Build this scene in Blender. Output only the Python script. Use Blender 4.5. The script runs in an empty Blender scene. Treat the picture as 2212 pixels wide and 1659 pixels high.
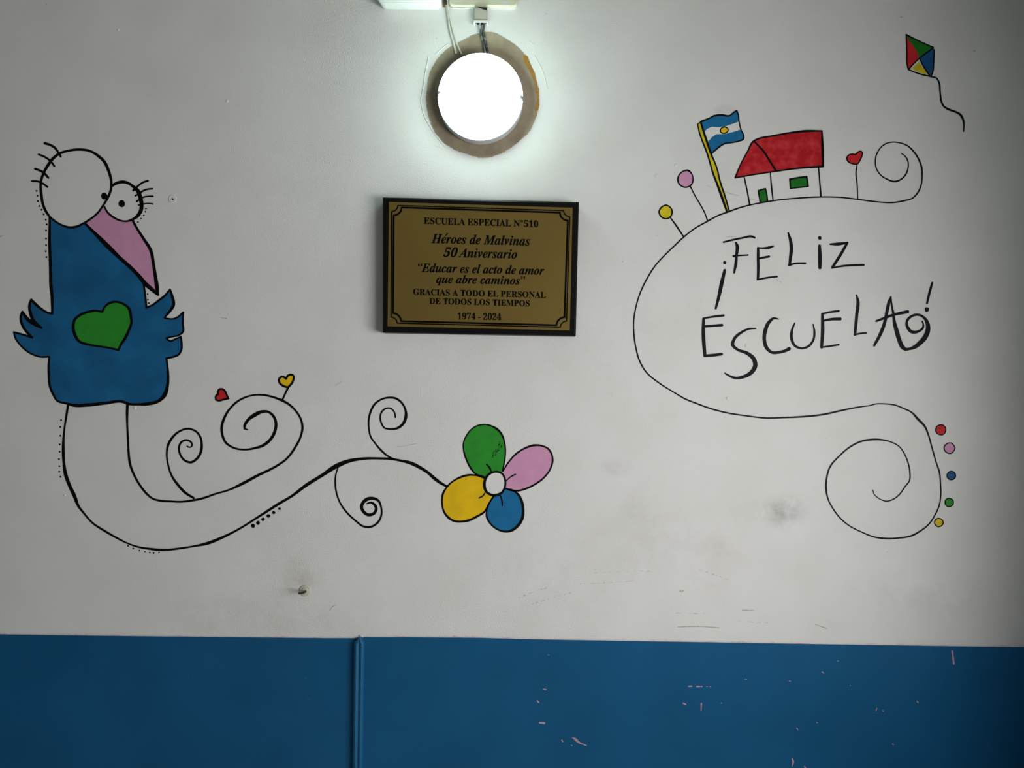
import bpy, math, random
from mathutils import Vector
from mathutils.geometry import tessellate_polygon
random.seed(7)
SC = bpy.context.scene
COL = SC.collection

# ------------------------------------------------------------------ camera, world, lights, exposure
S = 0.00095                      # metres per photo pixel on the wall
F = 1533.0                       # focal length in photo pixels
DIST = F * S                     # camera to wall
CZ = 1.62                        # camera height
ROLL = 0.0127
RX = Vector((math.cos(ROLL), 0, math.sin(ROLL)))
UX = Vector((-math.sin(ROLL), 0, math.cos(ROLL)))
CAM = Vector((0, -DIST, CZ))
cd = bpy.data.cameras.new('camera')
cam = bpy.data.objects.new('camera', cd)
COL.objects.link(cam)
cd.sensor_fit = 'HORIZONTAL'
cd.sensor_width = 36.0
cd.lens = 36.0 * F / 2212.0
cd.clip_start = 0.05
cam.location = CAM
cam.rotation_euler = (math.pi / 2, -ROLL, 0)
SC.camera = cam

SC.view_settings.view_transform = 'Standard'
SC.view_settings.look = 'None'
SC.view_settings.gamma = 1.0
SC.view_settings.use_curve_mapping = False
SC.view_settings.exposure = 0.0

world = bpy.data.worlds.new('sky')
SC.world = world
world.use_nodes = True
world.node_tree.nodes['Background'].inputs[0].default_value = (0.80, 0.86, 1.0, 1)
world.node_tree.nodes['Background'].inputs[1].default_value = 0.3

WALL_R = 1.115                    # x of the side wall with the window
CEIL = 2.47
WIN_Y0, WIN_Y1, WIN_Z0, WIN_Z1 = -0.69, -2.3, 1.06, 1.82
ld = bpy.data.lights.new('window_daylight', 'AREA')
ld.shape = 'RECTANGLE'
ld.size = WIN_Z1 - WIN_Z0
ld.size_y = WIN_Y0 - WIN_Y1
ld.energy = 45.0
ld.color = (1.0, 0.98, 0.94)
lo = bpy.data.objects.new('window_daylight', ld)
COL.objects.link(lo)
lo.location = (WALL_R + 0.10, (WIN_Y0 + WIN_Y1) / 2, (WIN_Z0 + WIN_Z1) / 2)
lo.rotation_euler = (0, math.pi / 2, 0)
LAMP_STRENGTH = 40.0
LAMP_COLOR = (0.74, 1.0, 0.88, 1)

# ------------------------------------------------------------------ helpers
def T(px, py, d=0.0):
    """photo pixel -> point standing d metres off the wall"""
    k = DIST - d
    return CAM + k * ((px - 1106.0) / F * RX + (829.5 - py) / F * UX + Vector((0, 1, 0)))

class Reg:
    """coordinates read in an enlarged crop of the photo -> photo pixels"""
    def __init__(s, x0, y0, k): s.x0, s.y0, s.k = x0, y0, k
    def p(s, pts): return [(s.x0 + q[0] * s.k, s.y0 + q[1] * s.k) for q in pts]
    def w(s, w): return [v * s.k for v in w] if isinstance(w, (list, tuple)) else w * s.k
A = Reg(0, 290, 440 / 2212); B = Reg(0, 590, 440 / 2212); Cc = Reg(80, 860, 440 / 2028)
D = Reg(440, 780, 440 / 1973); E = Reg(780, 830, 440 / 2212); Fz = Reg(1400, 220, 440 / 2212)
G = Reg(1700, 280, 440 / 2212); H = Reg(1340, 480, 440 / 1973); I = Reg(1480, 840, 440 / 1973)
J = Reg(1740, 850, 440 / 2028); K = Reg(1780, 40, 432 / 2212); L = Reg(1560, 480, 320 / 2212)
M = Reg(1640, 480, 440 / 1973); N = Reg(1860, 590, 180 / 1572); Pz = Reg(780, 0, 500 / 2212)
Q = Reg(780, 0, 400 / 2212); Z = Reg(810, 410, 460 / 2212); Wb = Reg(1120, 1060, 1092 / 2212)
Bp = Reg(1120, 1360, 1092 / 2212); Bl = Reg(0, 1340, 700 / 2212); HK = Reg(600, 1230, 120 / 2212)

class MB:
    def __init__(s): s.v, s.f, s.n = [], [], 0
    def add(s, vs, fs):
        o = len(s.v); s.v += [Vector(v) for v in vs]; s.f += [tuple(i + o for i in f) for f in fs]
    def build(s, name, m, parent=None, loc=None, smooth=False):
        if loc is None: loc = Vector(parent['_o']) if parent is not None else sum(s.v, Vector()) / len(s.v)
        me = bpy.data.meshes.new(name)
        me.from_pydata([tuple(v - loc) for v in s.v], [], s.f)
        me.update()
        if smooth:
            for p in me.polygons: p.use_smooth = True
        for mm in (m if isinstance(m, list) else [m]): me.materials.append(mm)
        o = bpy.data.objects.new(name, me)
        COL.objects.link(o)
        if parent is not None: o.parent = parent
        else: o.location = loc
        o['_o'] = tuple(loc)
        return o
    # flat paint: ribbons, polygons, discs (photo pixels)
    def poly(s, pts, d):
        vs = [T(x, y, d) for x, y in pts]
        flat = [Vector((x, -y, 0)) for x, y in pts]
        tris = tessellate_polygon([flat])
        out = []
        for a, b, c in tris:
            n = (flat[b] - flat[a]).cross(flat[c] - flat[a]).z
            out.append((a, b, c) if n > 0 else (a, c, b))
        s.add(vs, out)
    def disc(s, x, y, rx, d, ry=None, n=16, wob=0.0):
        ry = ry or rx
        pts = []
        for i in range(n):
            a = 2 * math.pi * i / n
            k = 1 + wob * math.sin(2 * a + x) + wob * .6 * math.sin(3 * a + y)
            pts.append((x + rx * k * math.cos(a), y + ry * k * math.sin(a)))
        s.add([T(px, py, d) for px, py in pts], [tuple(reversed(range(n)))])
    def stroke(s, pts, w, d, closed=False, corner=68, rough=0.0):
        for sub, sw in smooth_path(pts, w, closed, corner): s.ribbon(sub, sw, d, rough)
    def ribbon(s, pts, w, d, rough=0.0):
        n = len(pts); d += 1.5e-5 * s.n; s.n += 1   # each brush stroke lies on top of the one before
        left, right = [], []
        for i, (x, y) in enumerate(pts):
            a = pts[max(0, i - 1)]; b = pts[min(n - 1, i + 1)]
            tx, ty = b[0] - a[0], b[1] - a[1]
            l = math.hypot(tx, ty) or 1.0
            nx, ny = -ty / l, tx / l
            h = w[i] / 2 * (1 + rough * random.uniform(-1, 1))
            left.append((x + nx * h, y + ny * h)); right.append((x - nx * h, y - ny * h))
        vs = [T(x, y, d) for x, y in left] + [T(x, y, d) for x, y in right]
        s.add(vs, [(i, i + 1, n + i + 1, n + i) for i in range(n - 1)])
        for end in (0, n - 1):       # half-round ends
            j = 1 if end == 0 else n - 2
            if n < 2: continue
            dx, dy = pts[end][0] - pts[j][0], pts[end][1] - pts[j][1]
            a0 = math.atan2(dy, dx); r = w[end] / 2
            arc = [(pts[end][0] + r * math.cos(a0 + t), pts[end][1] + r * math.sin(a0 + t)) for t in [(-.5 + k / 6) * math.pi for k in range(7)]]
            s.add([T(x, y, d) for x, y in arc], [tuple(reversed(range(7)))])
    # solids (world space)
    def box(s, c, h):
        vs = [(c[0] + sx * h[0], c[1] + sy * h[1], c[2] + sz * h[2]) for sx in (-1, 1) for sy in (-1, 1) for sz in (-1, 1)]
        s.add(vs, [(0, 1, 3, 2), (4, 6, 7, 5), (0, 4, 5, 1), (2, 3, 7, 6), (0, 2, 6, 4), (1, 5, 7, 3)])
    def loft(s, rings, cap0=True, cap1=True):
        n = len(rings[0])
        vs = [v for r in rings for v in r]
        fs = []
        for k in range(len(rings) - 1):
            for i in range(n):
                j = (i + 1) % n
                fs.append((k * n + i, k * n + j, (k + 1) * n + j, (k + 1) * n + i))
        if cap0: fs.append(tuple(reversed(range(n))))
        if cap1: fs.append(tuple((len(rings) - 1) * n + i for i in range(n)))
        s.add(vs, fs)
    def tube(s, pts, r, seg=8):
        rings = []
        n = len(pts)
        for i, p in enumerate(pts):
            a = pts[max(0, i - 1)]; b = pts[min(n - 1, i + 1)]
            t = (b - a).normalized()
            u = t.cross(Vector((0, 1, 0)))
            if u.length < 1e-4: u = t.cross(Vector((1, 0, 0)))
            u.normalize(); v = t.cross(u)
            rr = r[i] if isinstance(r, list) else r
            rings.append([p + rr * (math.cos(2 * math.pi * k / seg) * u + math.sin(2 * math.pi * k / seg) * v) for k in range(seg)])
        s.loft(rings)

def catmull(p, closed):
    n = len(p); out = []
    segs = n if closed else n - 1
    for i in range(segs):
        p1, p2 = p[i % n], p[(i + 1) % n]
        p0 = p[(i - 1) % n] if closed or i > 0 else tuple(2 * a - b for a, b in zip(p1, p2))
        p3 = p[(i + 2) % n] if closed or i + 2 < n else tuple(2 * a - b for a, b in zip(p2, p1))
        L_ = math.hypot(p2[0] - p1[0], p2[1] - p1[1])
        m = max(2, min(14, int(L_ / 3.0)))
        # centripetal-like tangents scaled by neighbour spacing keep uneven samples from overshooting
        d01 = math.hypot(p1[0] - p0[0], p1[1] - p0[1]) or 1e-6
        d12 = L_ or 1e-6
        d23 = math.hypot(p3[0] - p2[0], p3[1] - p2[1]) or 1e-6
        def tan(a, b, c, da, db): return tuple(((b[q] - a[q]) / da - (c[q] - a[q]) / (da + db) + (c[q] - b[q]) / db) * d12 for q in range(len(b)))
        m1 = tan(p0, p1, p2, d01, d12); m2 = tan(p1, p2, p3, d12, d23)
        for k in range(m):
            t = k / m; t2 = t * t; t3 = t2 * t
            out.append(tuple((2 * t3 - 3 * t2 + 1) * p1[q] + (t3 - 2 * t2 + t) * m1[q] + (-2 * t3 + 3 * t2) * p2[q] + (t3 - t2) * m2[q] for q in range(len(p1))))
    if not closed: out.append(p[-1])
    return out

def split(pts, w, closed, corner):
    n = len(pts)
    if not isinstance(w, (list, tuple)): w = [w] * n
    w = list(w) + [w[-1]] * (n - len(w))
    q = [(pts[i][0], pts[i][1], w[i]) for i in range(n)]
    def turn(i):
        a, b, c = q[(i - 1) % n], q[i], q[(i + 1) % n]
        a1 = math.atan2(b[1] - a[1], b[0] - a[0]); a2 = math.atan2(c[1] - b[1], c[0] - b[0])
        return abs((a2 - a1 + math.pi) % (2 * math.pi) - math.pi) * 180 / math.pi
    rng = range(n) if closed else range(1, n - 1)
    cs = [i for i in rng if turn(i) > corner]
    if closed and not cs: return [(q, True)]
    if closed:
        q = q[cs[0]:] + q[:cs[0]] + [q[cs[0]]]
        cs = [c - cs[0] for c in cs[1:]]
    cuts = [0] + cs + [len(q) - 1]
    return [(q[a:b + 1], False) for a, b in zip(cuts, cuts[1:]) if b > a]

def smooth_path(pts, w, closed=False, corner=68):
    out = []
    for q, cl in split(pts, w, closed, corner):
        c = catmull(q, cl)
        if cl: c = c + [c[0], c[1]]
        out.append(([(x, y) for x, y, _ in c], [max(.4, v) for _, _, v in c]))
    return out

def outline(pts, corner=68):
    o = []
    for q, cl in split(pts, 1, True, corner):
        c = catmull(q, cl)
        o += [(x, y) for x, y, _ in (c if cl else c[:-1])]
    return o

def empty(name, loc, label, cat, group=None):
    o = bpy.data.objects.new(name, None)
    COL.objects.link(o)
    o.empty_display_size = 0.02
    o.location = loc
    o['_o'] = tuple(loc)
    o['label'] = label; o['category'] = cat
    if group: o['group'] = group
    return o
def tag(o, label, cat, group=None):
    o['label'] = label; o['category'] = cat
    if group: o['group'] = group
    return o
def struct(o, label=None):
    o['kind'] = 'structure'
    if label: o['label'] = label
    return o

# ------------------------------------------------------------------ materials
def srgb(r, g, b):
    f = lambda c: c / 12.92 if c <= .04045 else ((c + .055) / 1.055) ** 2.4
    return (f(r / 255), f(g / 255), f(b / 255), 1)

def bump_nodes(nt, bs, strength, scale, big=None):
    geo = nt.nodes.new('ShaderNodeNewGeometry')
    n1 = nt.nodes.new('ShaderNodeTexNoise'); n1.inputs['Scale'].default_value = scale
    n1.inputs['Detail'].default_value = 3; n1.inputs['Roughness'].default_value = .55
    nt.links.new(geo.outputs['Position'], n1.inputs['Vector'])
    bp = nt.nodes.new('ShaderNodeBump'); bp.inputs['Strength'].default_value = strength; bp.inputs['Distance'].default_value = .0016
    nt.links.new(n1.outputs['Fac'], bp.inputs['Height'])
    nt.links.new(bp.outputs['Normal'], bs.inputs['Normal'])
    return geo, bp, n1

def mat(name, col, rough=.5, metal=0.0, bump=0.0, scale=220.0, vary=0.0, vscale=30.0, col2=None, spec=.5, lo=.35, hi=.65):
    m = bpy.data.materials.new(name); m.use_nodes = True
    nt = m.node_tree; bs = nt.nodes['Principled BSDF']
    bs.inputs['Base Color'].default_value = col
    bs.inputs['Roughness'].default_value = rough
    bs.inputs['Metallic'].default_value = metal
    bs.inputs['Specular IOR Level'].default_value = spec
    geo = None
    if bump: geo, _, _ = bump_nodes(nt, bs, bump, scale)
    if vary or col2:
        if geo is None: geo = nt.nodes.new('ShaderNodeNewGeometry')
        n = nt.nodes.new('ShaderNodeTexNoise'); n.inputs['Scale'].default_value = vscale; n.inputs['Detail'].default_value = 4
        nt.links.new(geo.outputs['Position'], n.inputs['Vector'])
        r = nt.nodes.new('ShaderNodeValToRGB')
        r.color_ramp.elements[0].position = lo; r.color_ramp.elements[1].position = hi
        c2 = col2 or tuple(min(1, c * (1 + vary)) for c in col[:3]) + (1,)
        c1 = col if col2 else tuple(c * (1 - vary) for c in col[:3]) + (1,)
        r.color_ramp.elements[0].color = c1; r.color_ramp.elements[1].color = c2
        nt.links.new(n.outputs['Fac'], r.inputs['Fac'])
        nt.links.new(r.outputs['Color'], bs.inputs['Base Color'])
    return m

def emit(name, col, strength):
    m = bpy.data.materials.new(name); m.use_nodes = True
    bs = m.node_tree.nodes['Principled BSDF']
    bs.inputs['Base Color'].default_value = (.9, .9, .9, 1)
    bs.inputs['Emission Color'].default_value = col
    bs.inputs['Emission Strength'].default_value = strength
    return m

def wall_material(name, stains):
    """white roller-painted plaster with grubby patches of their own shape"""
    m = bpy.data.materials.new(name); m.use_nodes = True
    nt = m.node_tree; bs = nt.nodes['Principled BSDF']; nd, lk = nt.nodes, nt.links
    bs.inputs['Roughness'].default_value = .62; bs.inputs['Specular IOR Level'].default_value = .25
    geo, bp, n1 = bump_nodes(nt, bs, .5, 400)
    # rougher and smoother areas of plaster
    pm = nd.new('ShaderNodeTexNoise'); pm.inputs['Scale'].default_value = 3.2; pm.inputs['Detail'].default_value = 2
    lk.new(geo.outputs['Position'], pm.inputs['Vector'])
    mr = nd.new('ShaderNodeMapRange'); mr.inputs[1].default_value = .38; mr.inputs[2].default_value = .62
    mr.inputs[3].default_value = .24; mr.inputs[4].default_value = .6
    lk.new(pm.outputs['Fac'], mr.inputs[0])
    sx = nd.new('ShaderNodeSeparateXYZ'); lk.new(geo.outputs['Position'], sx.inputs[0])
    mx_ = nd.new('ShaderNodeMapRange'); mx_.inputs[1].default_value = .2; mx_.inputs[2].default_value = .55
    mx_.inputs[3].default_value = 1.0; mx_.inputs[4].default_value = .2
    lk.new(sx.outputs['X'], mx_.inputs[0])
    mm = nd.new('ShaderNodeMath'); mm.operation = 'MULTIPLY'
    lk.new(mr.outputs[0], mm.inputs[0]); lk.new(mx_.outputs[0], mm.inputs[1]); 
    ml_ = nd.new('ShaderNodeMapRange'); ml_.inputs[1].default_value = -.85; ml_.inputs[2].default_value = -.4; ml_.inputs[3].default_value = .25; ml_.inputs[4].default_value = 1.0
    lk.new(sx.outputs['X'], ml_.inputs[0])
    m2 = nd.new('ShaderNodeMath'); m2.operation = 'MULTIPLY'; lk.new(mm.outputs[0], m2.inputs[0]); lk.new(ml_.outputs[0], m2.inputs[1]); lk.new(m2.outputs[0], bp.inputs['Strength'])
    # base colour: slight mottling
    n2 = nd.new('ShaderNodeTexNoise'); n2.inputs['Scale'].default_value = 7; n2.inputs['Detail'].default_value = 6
    lk.new(geo.outputs['Position'], n2.inputs['Vector'])
    cr = nd.new('ShaderNodeValToRGB')
    cr.color_ramp.elements[0].position = .3; cr.color_ramp.elements[1].position = .66
    cr.color_ramp.elements[0].color = (.745, .745, .735, 1); cr.color_ramp.elements[1].color = (.80, .80, .80, 1)
    lk.new(n2.outputs['Fac'], cr.inputs['Fac'])
    cur = cr.outputs['Color']
    n3 = nd.new('ShaderNodeTexNoise'); n3.inputs['Scale'].default_value = 16; n3.inputs['Detail'].default_value = 8; n3.inputs['Roughness'].default_value = .65
    lk.new(geo.outputs['Position'], n3.inputs['Vector'])
    for (px, py, rx, ry, amt, col) in stains:
        c = T(px, py)
        vm = nd.new('ShaderNodeVectorMath'); vm.operation = 'SUBTRACT'; vm.inputs[1].default_value = c
        lk.new(geo.outputs['Position'], vm.inputs[0])
        vs = nd.new('ShaderNodeVectorMath'); vs.operation = 'MULTIPLY'; vs.inputs[1].default_value = (1 / (rx * S), 0, 1 / (ry * S))
        lk.new(vm.outputs[0], vs.inputs[0])
        ln = nd.new('ShaderNodeVectorMath'); ln.operation = 'LENGTH'; lk.new(vs.outputs[0], ln.inputs[0])
        r1 = nd.new('ShaderNodeMapRange'); r1.interpolation_type = 'SMOOTHSTEP'
        r1.inputs[1].default_value = .1; r1.inputs[2].default_value = 1.0; r1.inputs[3].default_value = amt; r1.inputs[4].default_value = 0
        lk.new(ln.outputs['Value'], r1.inputs[0])
        r2 = nd.new('ShaderNodeMapRange'); r2.inputs[1].default_value = .38; r2.inputs[2].default_value = .66
        lk.new(n3.outputs['Fac'], r2.inputs[0])
        mu = nd.new('ShaderNodeMath'); mu.operation = 'MULTIPLY'; lk.new(r1.outputs[0], mu.inputs[0]); lk.new(r2.outputs[0], mu.inputs[1])
        mix = nd.new('ShaderNodeMix'); mix.data_type = 'RGBA'
        lk.new(mu.outputs[0], mix.inputs['Factor']); lk.new(cur, mix.inputs['A']); mix.inputs['B'].default_value = col
        cur = mix.outputs['Result']
    lk.new(cur, bs.inputs['Base Color'])
    return m

GREY = (.30, .29, .27, 1)
WALL = wall_material('white_wall_paint', [
    (1695, 1105, 70, 55, .55, (.22, .22, .21, 1)), (1640, 1105, 90, 40, .18, GREY), (1385, 1095, 60, 60, .18, GREY),
    (652, 1250, 60, 60, .55, (.42, .38, .30, 1)), (1440, 1180, 260, 110, .16, (.42, .40, .36, 1)), (1180, 1240, 300, 140, .14, (.42, .40, .36, 1)),
    (560, 1330, 420, 70, .25, (.42, .40, .36, 1)), (1540, 1220, 60, 120, .18, (.50, .44, .38, 1)), (2010, 1290, 240, 90, .22, (.42, .40, .36, 1)),
    (1330, 1010, 50, 30, .25, GREY), (1560, 235, 40, 16, .4, GREY), (1190, 160, 14, 10, .35, (.5, .42, .28, 1)), (915, 150, 90, 50, .12, (.5, .45, .35, 1))])
PLAIN = mat('white_plaster', (.78, .78, .77, 1), .62, bump=.3, scale=190, spec=.25)
BLACK = mat('black_mural_paint', srgb(12, 12, 14), .5, bump=.1, spec=.1)
INK = mat('blue_black_mural_paint', srgb(16, 18, 25), .5, bump=.1, spec=.1)
BLUE = mat('blue_mural_paint', (.012, .125, .30, 1), .5, bump=.14, vary=.16, vscale=14, spec=.15)
PBLUE = mat('bright_blue_mural_paint', (.012, .155, .36, 1), .5, bump=.14, vary=.08, spec=.15)
NAVY = mat('dark_blue_mural_paint', (.012, .085, .24, 1), .5, bump=.1, vary=.06, spec=.15)
GREEN = mat('green_mural_paint', (.028, .285, .030, 1), .5, bump=.14, vary=.07, spec=.15)
DGREEN = mat('dark_green_mural_paint', (.012, .17, .016, 1), .5, bump=.1, vary=.07, spec=.15)
PINK = mat('pink_mural_paint', (.66, .325, .52, 1), .5, bump=.12, vary=.05, spec=.15)
YELLOW = mat('yellow_mural_paint', (.82, .53, .012, 1), .5, bump=.14, vary=.07, spec=.15)
OLIVE = mat('thin_yellow_mural_paint', (.68, .55, .02, 1), .5, bump=.1, vary=.12, vscale=60, spec=.15)
RED = mat('red_mural_paint', (.62, .022, .030, 1), .5, bump=.12, vary=.1, spec=.15)
ROOFRED = mat('streaky_red_mural_paint', (.46, .010, .016, 1), .5, bump=.12, spec=.15, col2=(.66, .045, .055, 1), vscale=55, lo=.42, hi=.72)
WHITE = mat('white_mural_paint', (.79, .79, .785, 1), .6, bump=.08, scale=300, spec=.2)
PANEL = mat('blue_gloss_panel_paint', (.009, .100, .240, 1), .45, bump=.05, scale=60, vary=.08, vscale=5, spec=.12)
PANELTRIM = mat('blue_trim_paint', (.013, .125, .275, 1), .42, bump=.3, scale=500, vary=.06, spec=.3)
CHIP = mat('pink_undercoat', (.52, .29, .42, 1), .6, bump=.1, vary=.1)
SEAM = mat('mixed_old_paint', (.74, .70, .68, 1), .6, bump=.5, scale=400, col2=(.66, .36, .46, 1), vscale=24, lo=.5, hi=.72)
BROWN = mat('rust_brown_stain', (.36, .17, .05, 1), .7, bump=.2, vary=.2, vscale=200)
OCHRE = mat('ochre_glue_stain', (.38, .19, .035, 1), .6, bump=.3, vary=.15, vscale=120)
BARE = mat('bare_tan_plaster', (.40, .34, .245, 1), .75, bump=.5, scale=260, col2=(.30, .25, .18, 1), vscale=28, spec=.2)
PENCIL = mat('faint_pencil_grey', (.47, .46, .44, 1), .7, vary=.2, vscale=200)
PLASTIC = mat('white_plastic', (.74, .76, .75, 1), .35, vary=.03, vscale=40)
CREAM = mat('yellowed_cream_plastic', (.70, .70, .54, 1), .4, vary=.05, vscale=30)
DUCT = mat('grey_beige_plastic', (.48, .46, .40, 1), .45, vary=.05, vscale=60)
DARK = mat('black_rubber', (.012, .012, .013, 1), .5)
GREYCABLE = mat('paint_smeared_cable', (.05, .05, .05, 1), .5, col2=(.42, .46, .47, 1), vscale=90, lo=.48, hi=.62)
PALECABLE = mat('overpainted_cable', (.66, .66, .60, 1), .55, bump=.4, scale=300, col2=(.40, .36, .28, 1), vscale=110, lo=.55, hi=.75)
RIM = mat('translucent_grey_plastic', (.60, .62, .66, 1), .45, vary=.02)
SCREWGREY = mat('grey_screw_metal', (.17, .19, .23, 1), .5)
STEEL = mat('dark_rusty_steel', (.03, .028, .025, 1), .5, metal=.6, vary=.3, vscale=300)
PLUG = mat('aged_white_plug', (.60, .57, .48, 1), .6, bump=.4, scale=300, vary=.1, vscale=200)
FRAME = mat('black_lacquered_wood', (.006, .0055, .0055, 1), .4, vary=.1, spec=.12)
BRASS = mat('brushed_brass', (.235, .160, .038, 1), .42, metal=.55, vary=.04, vscale=6)
ENGRAVE = mat('engraved_black', (.003, .003, .003, 1), .6, spec=.03)
ROOM = mat('two_tone_room_wall', (.6, .6, .6, 1), .6, spec=.25)
_nt = ROOM.node_tree
_g = _nt.nodes.new('ShaderNodeNewGeometry'); _x = _nt.nodes.new('ShaderNodeSeparateXYZ'); _c = _nt.nodes.new('ShaderNodeMath'); _c.operation = 'GREATER_THAN'; _c.inputs[1].default_value = 1.1
_m = _nt.nodes.new('ShaderNodeMix'); _m.data_type = 'RGBA'; _m.inputs['A'].default_value = (.011, .098, .225, 1); _m.inputs['B'].default_value = (.62, .62, .60, 1)
_nt.links.new(_g.outputs['Position'], _x.inputs[0]); _nt.links.new(_x.outputs['Z'], _c.inputs[0]); _nt.links.new(_c.outputs[0], _m.inputs['Factor']); _nt.links.new(_m.outputs['Result'], _nt.nodes['Principled BSDF'].inputs['Base Color'])
CEILM = mat('grey_ceiling', (.20, .20, .19, 1), .7, vary=.05)
FLOORM = mat('grey_tile_floor', (.62, .60, .56, 1), .4, vary=.1, vscale=4)
FRAMEW = mat('white_window_frame', (.75, .75, .75, 1), .4, vary=.02)
GLOW = emit('lit_diffuser', LAMP_COLOR, LAMP_STRENGTH)

L1, L2, L3 = .0003, .0005, .0007        # coats of paint: fill, outline, marks on top

# ------------------------------------------------------------------ the room
XL, YB = -3.2, -4.2
m = MB(); m.box(((XL + WALL_R) / 2, .1, CEIL / 2), ((WALL_R - XL) / 2 + .2, .1, CEIL / 2))
wall = struct(m.build('wall_back', WALL), 'white plastered wall with the painted mural')
wall['_o'] = tuple(wall.location)
m = MB(); m.box(((XL + WALL_R) / 2, YB / 2, -.05), ((WALL_R - XL) / 2 + .2, -YB / 2 + .2, .05)); struct(m.build('floor', FLOORM))
m = MB(); m.box(((XL + WALL_R) / 2, YB / 2, CEIL + .05), ((WALL_R - XL) / 2 + .2, -YB / 2 + .2, .05)); struct(m.build('ceiling', CEILM))
m = MB(); m.box((XL - .1, YB / 2, CEIL / 2), (.1, -YB / 2, CEIL / 2)); struct(m.build('wall_left', ROOM))
m = MB(); m.box(((XL + WALL_R) / 2, YB - .1, CEIL / 2), ((WALL_R - XL) / 2 + .2, .1, CEIL / 2)); struct(m.build('wall_front', ROOM))
m = MB()                                   # side wall around the window opening
xc = WALL_R + .1
m.box((xc, WIN_Y0 / 2, CEIL / 2), (.1, -WIN_Y0 / 2, CEIL / 2))
m.box((xc, (WIN_Y1 + YB) / 2, CEIL / 2), (.1, (WIN_Y1 - YB) / 2, CEIL / 2))
m.box((xc, (WIN_Y0 + WIN_Y1) / 2, WIN_Z0 / 2), (.1, (WIN_Y0 - WIN_Y1) / 2, WIN_Z0 / 2))
m.box((xc, (WIN_Y0 + WIN_Y1) / 2, (WIN_Z1 + CEIL) / 2), (.1, (WIN_Y0 - WIN_Y1) / 2, (CEIL - WIN_Z1) / 2))
struct(m.build('wall_right', ROOM))
m = MB()
for y in (WIN_Y0 - .02, (WIN_Y0 + WIN_Y1) / 2, WIN_Y1 + .02): m.box((WALL_R + .04, y, (WIN_Z0 + WIN_Z1) / 2), (.025, .02, (WIN_Z1 - WIN_Z0) / 2))
for z in (WIN_Z0 + .02, WIN_Z1 - .02): m.box((WALL_R + .04, (WIN_Y0 + WIN_Y1) / 2, z), (.025, (WIN_Y0 - WIN_Y1) / 2 - .04, .02))
struct(m.build('window_1', FRAMEW))

# blue wainscot: two boards and the moulding that covers their joint
def board(name, top, left_x, right_x, label):
    """board whose top edge runs through the given photo points, reaching down to the floor"""
    tp = [T(x, y, .002) for x, y in top]
    m = MB()
    n = len(tp)
    fr = [Vector((p.x, -.002, p.z)) for p in tp]; bk = [Vector((p.x, 0.0, p.z)) for p in tp]
    fl = [Vector((p.x, -.002, 0)) for p in tp]; bl = [Vector((p.x, 0.0, 0)) for p in tp]
    m.loft([[fl[i], fr[i], bk[i], bl[i]] for i in range(n)])
    o = m.build(name, PANEL)
    o['_o'] = tuple(o.location)
    return struct(o, label)
lp = board('wall_lower_left', [(-120, 1369.3), (0, 1370.8), (250, 1374.2), (480, 1376.8), (700, 1378.8), (777, 1379)], 0, 0, 'blue painted lower wall panel on the short side of the joint strip')
rp = board('wall_lower_right', [(777, 1377), (900, 1377.2), (1040, 1378.2), (1120, 1380.8), (1367, 1385), (1614, 1389), (1860, 1393.2), (2212, 1398.5), (2330, 1400)], 0, 0, 'blue painted lower wall panel with pink scratches')

zt = 1383
prof = [(-11.5, 0), (-11.5, .006), (-9.5, .0105), (-5, .013), (-.5, .0105), (.8, .0085), (2.5, .0105), (6, .012), (9.5, .009), (10.5, 0)]
m = MB()
rings = []
for (py, cx, k) in ((1374.5, 779.5, .12), (1379, 779, .45), (1385.5, 777.8, 1.0), (1659, 774.3, 1.0)):
    rings.append([Vector((T(cx, py).x + u * k * S, -.0019 - d, T(cx, py).z)) for u, d in prof])
bot = T(774.3, 1659); rings.append([Vector((bot.x - .008 + u * S, -.0019 - d, 0.001)) for u, d in prof])
m.loft(rings)
o = m.build('trim_1', PANELTRIM)
struct(o, 'blue vertical moulding covering the joint between the blue panels')
m = MB(); m.poly([(776, 1375), (779, 1371.5), (784, 1373), (784.5, 1378), (779, 1374.5)], .004)
struct(m.build('paint_chip', PLAIN, parent=wall))

# old paint showing along the top of the wainscot
def seam(pts, lo_, hi_, name='old_paint_edge'):
    up, dn = [], []
    (x0, x1) = pts[0][0], pts[-1][0]
    x = x0
    while x <= x1:
        for (a, b) in zip(pts, pts[1:]):
            if a[0] <= x <= b[0]:
                y = a[1] + (b[1] - a[1]) * (x - a[0]) / (b[0] - a[0]); break
        up.append((x, y - random.uniform(lo_, hi_))); dn.append((x, y + 1.5))
        x += 5
    n = len(up)
    m = MB(); m.add([T(a, b, .0006) for a, b in up + dn], [(i, n + i, n + i + 1, i + 1) for i in range(n - 1)])
    m.build(name, SEAM, parent=wall)
seam([(-100, 1369.5), (0, 1370.8), (250, 1374.2), (480, 1376.8), (700, 1378.8), (770, 1379)], 1.5, 4)
seam([(791, 1377), (900, 1377.2), (1040, 1378.2), (1120, 1380.8), (1367, 1385), (1614, 1389), (1860, 1393.2), (2212, 1398.5), (2320, 1400)], 2, 4.5)

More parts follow.
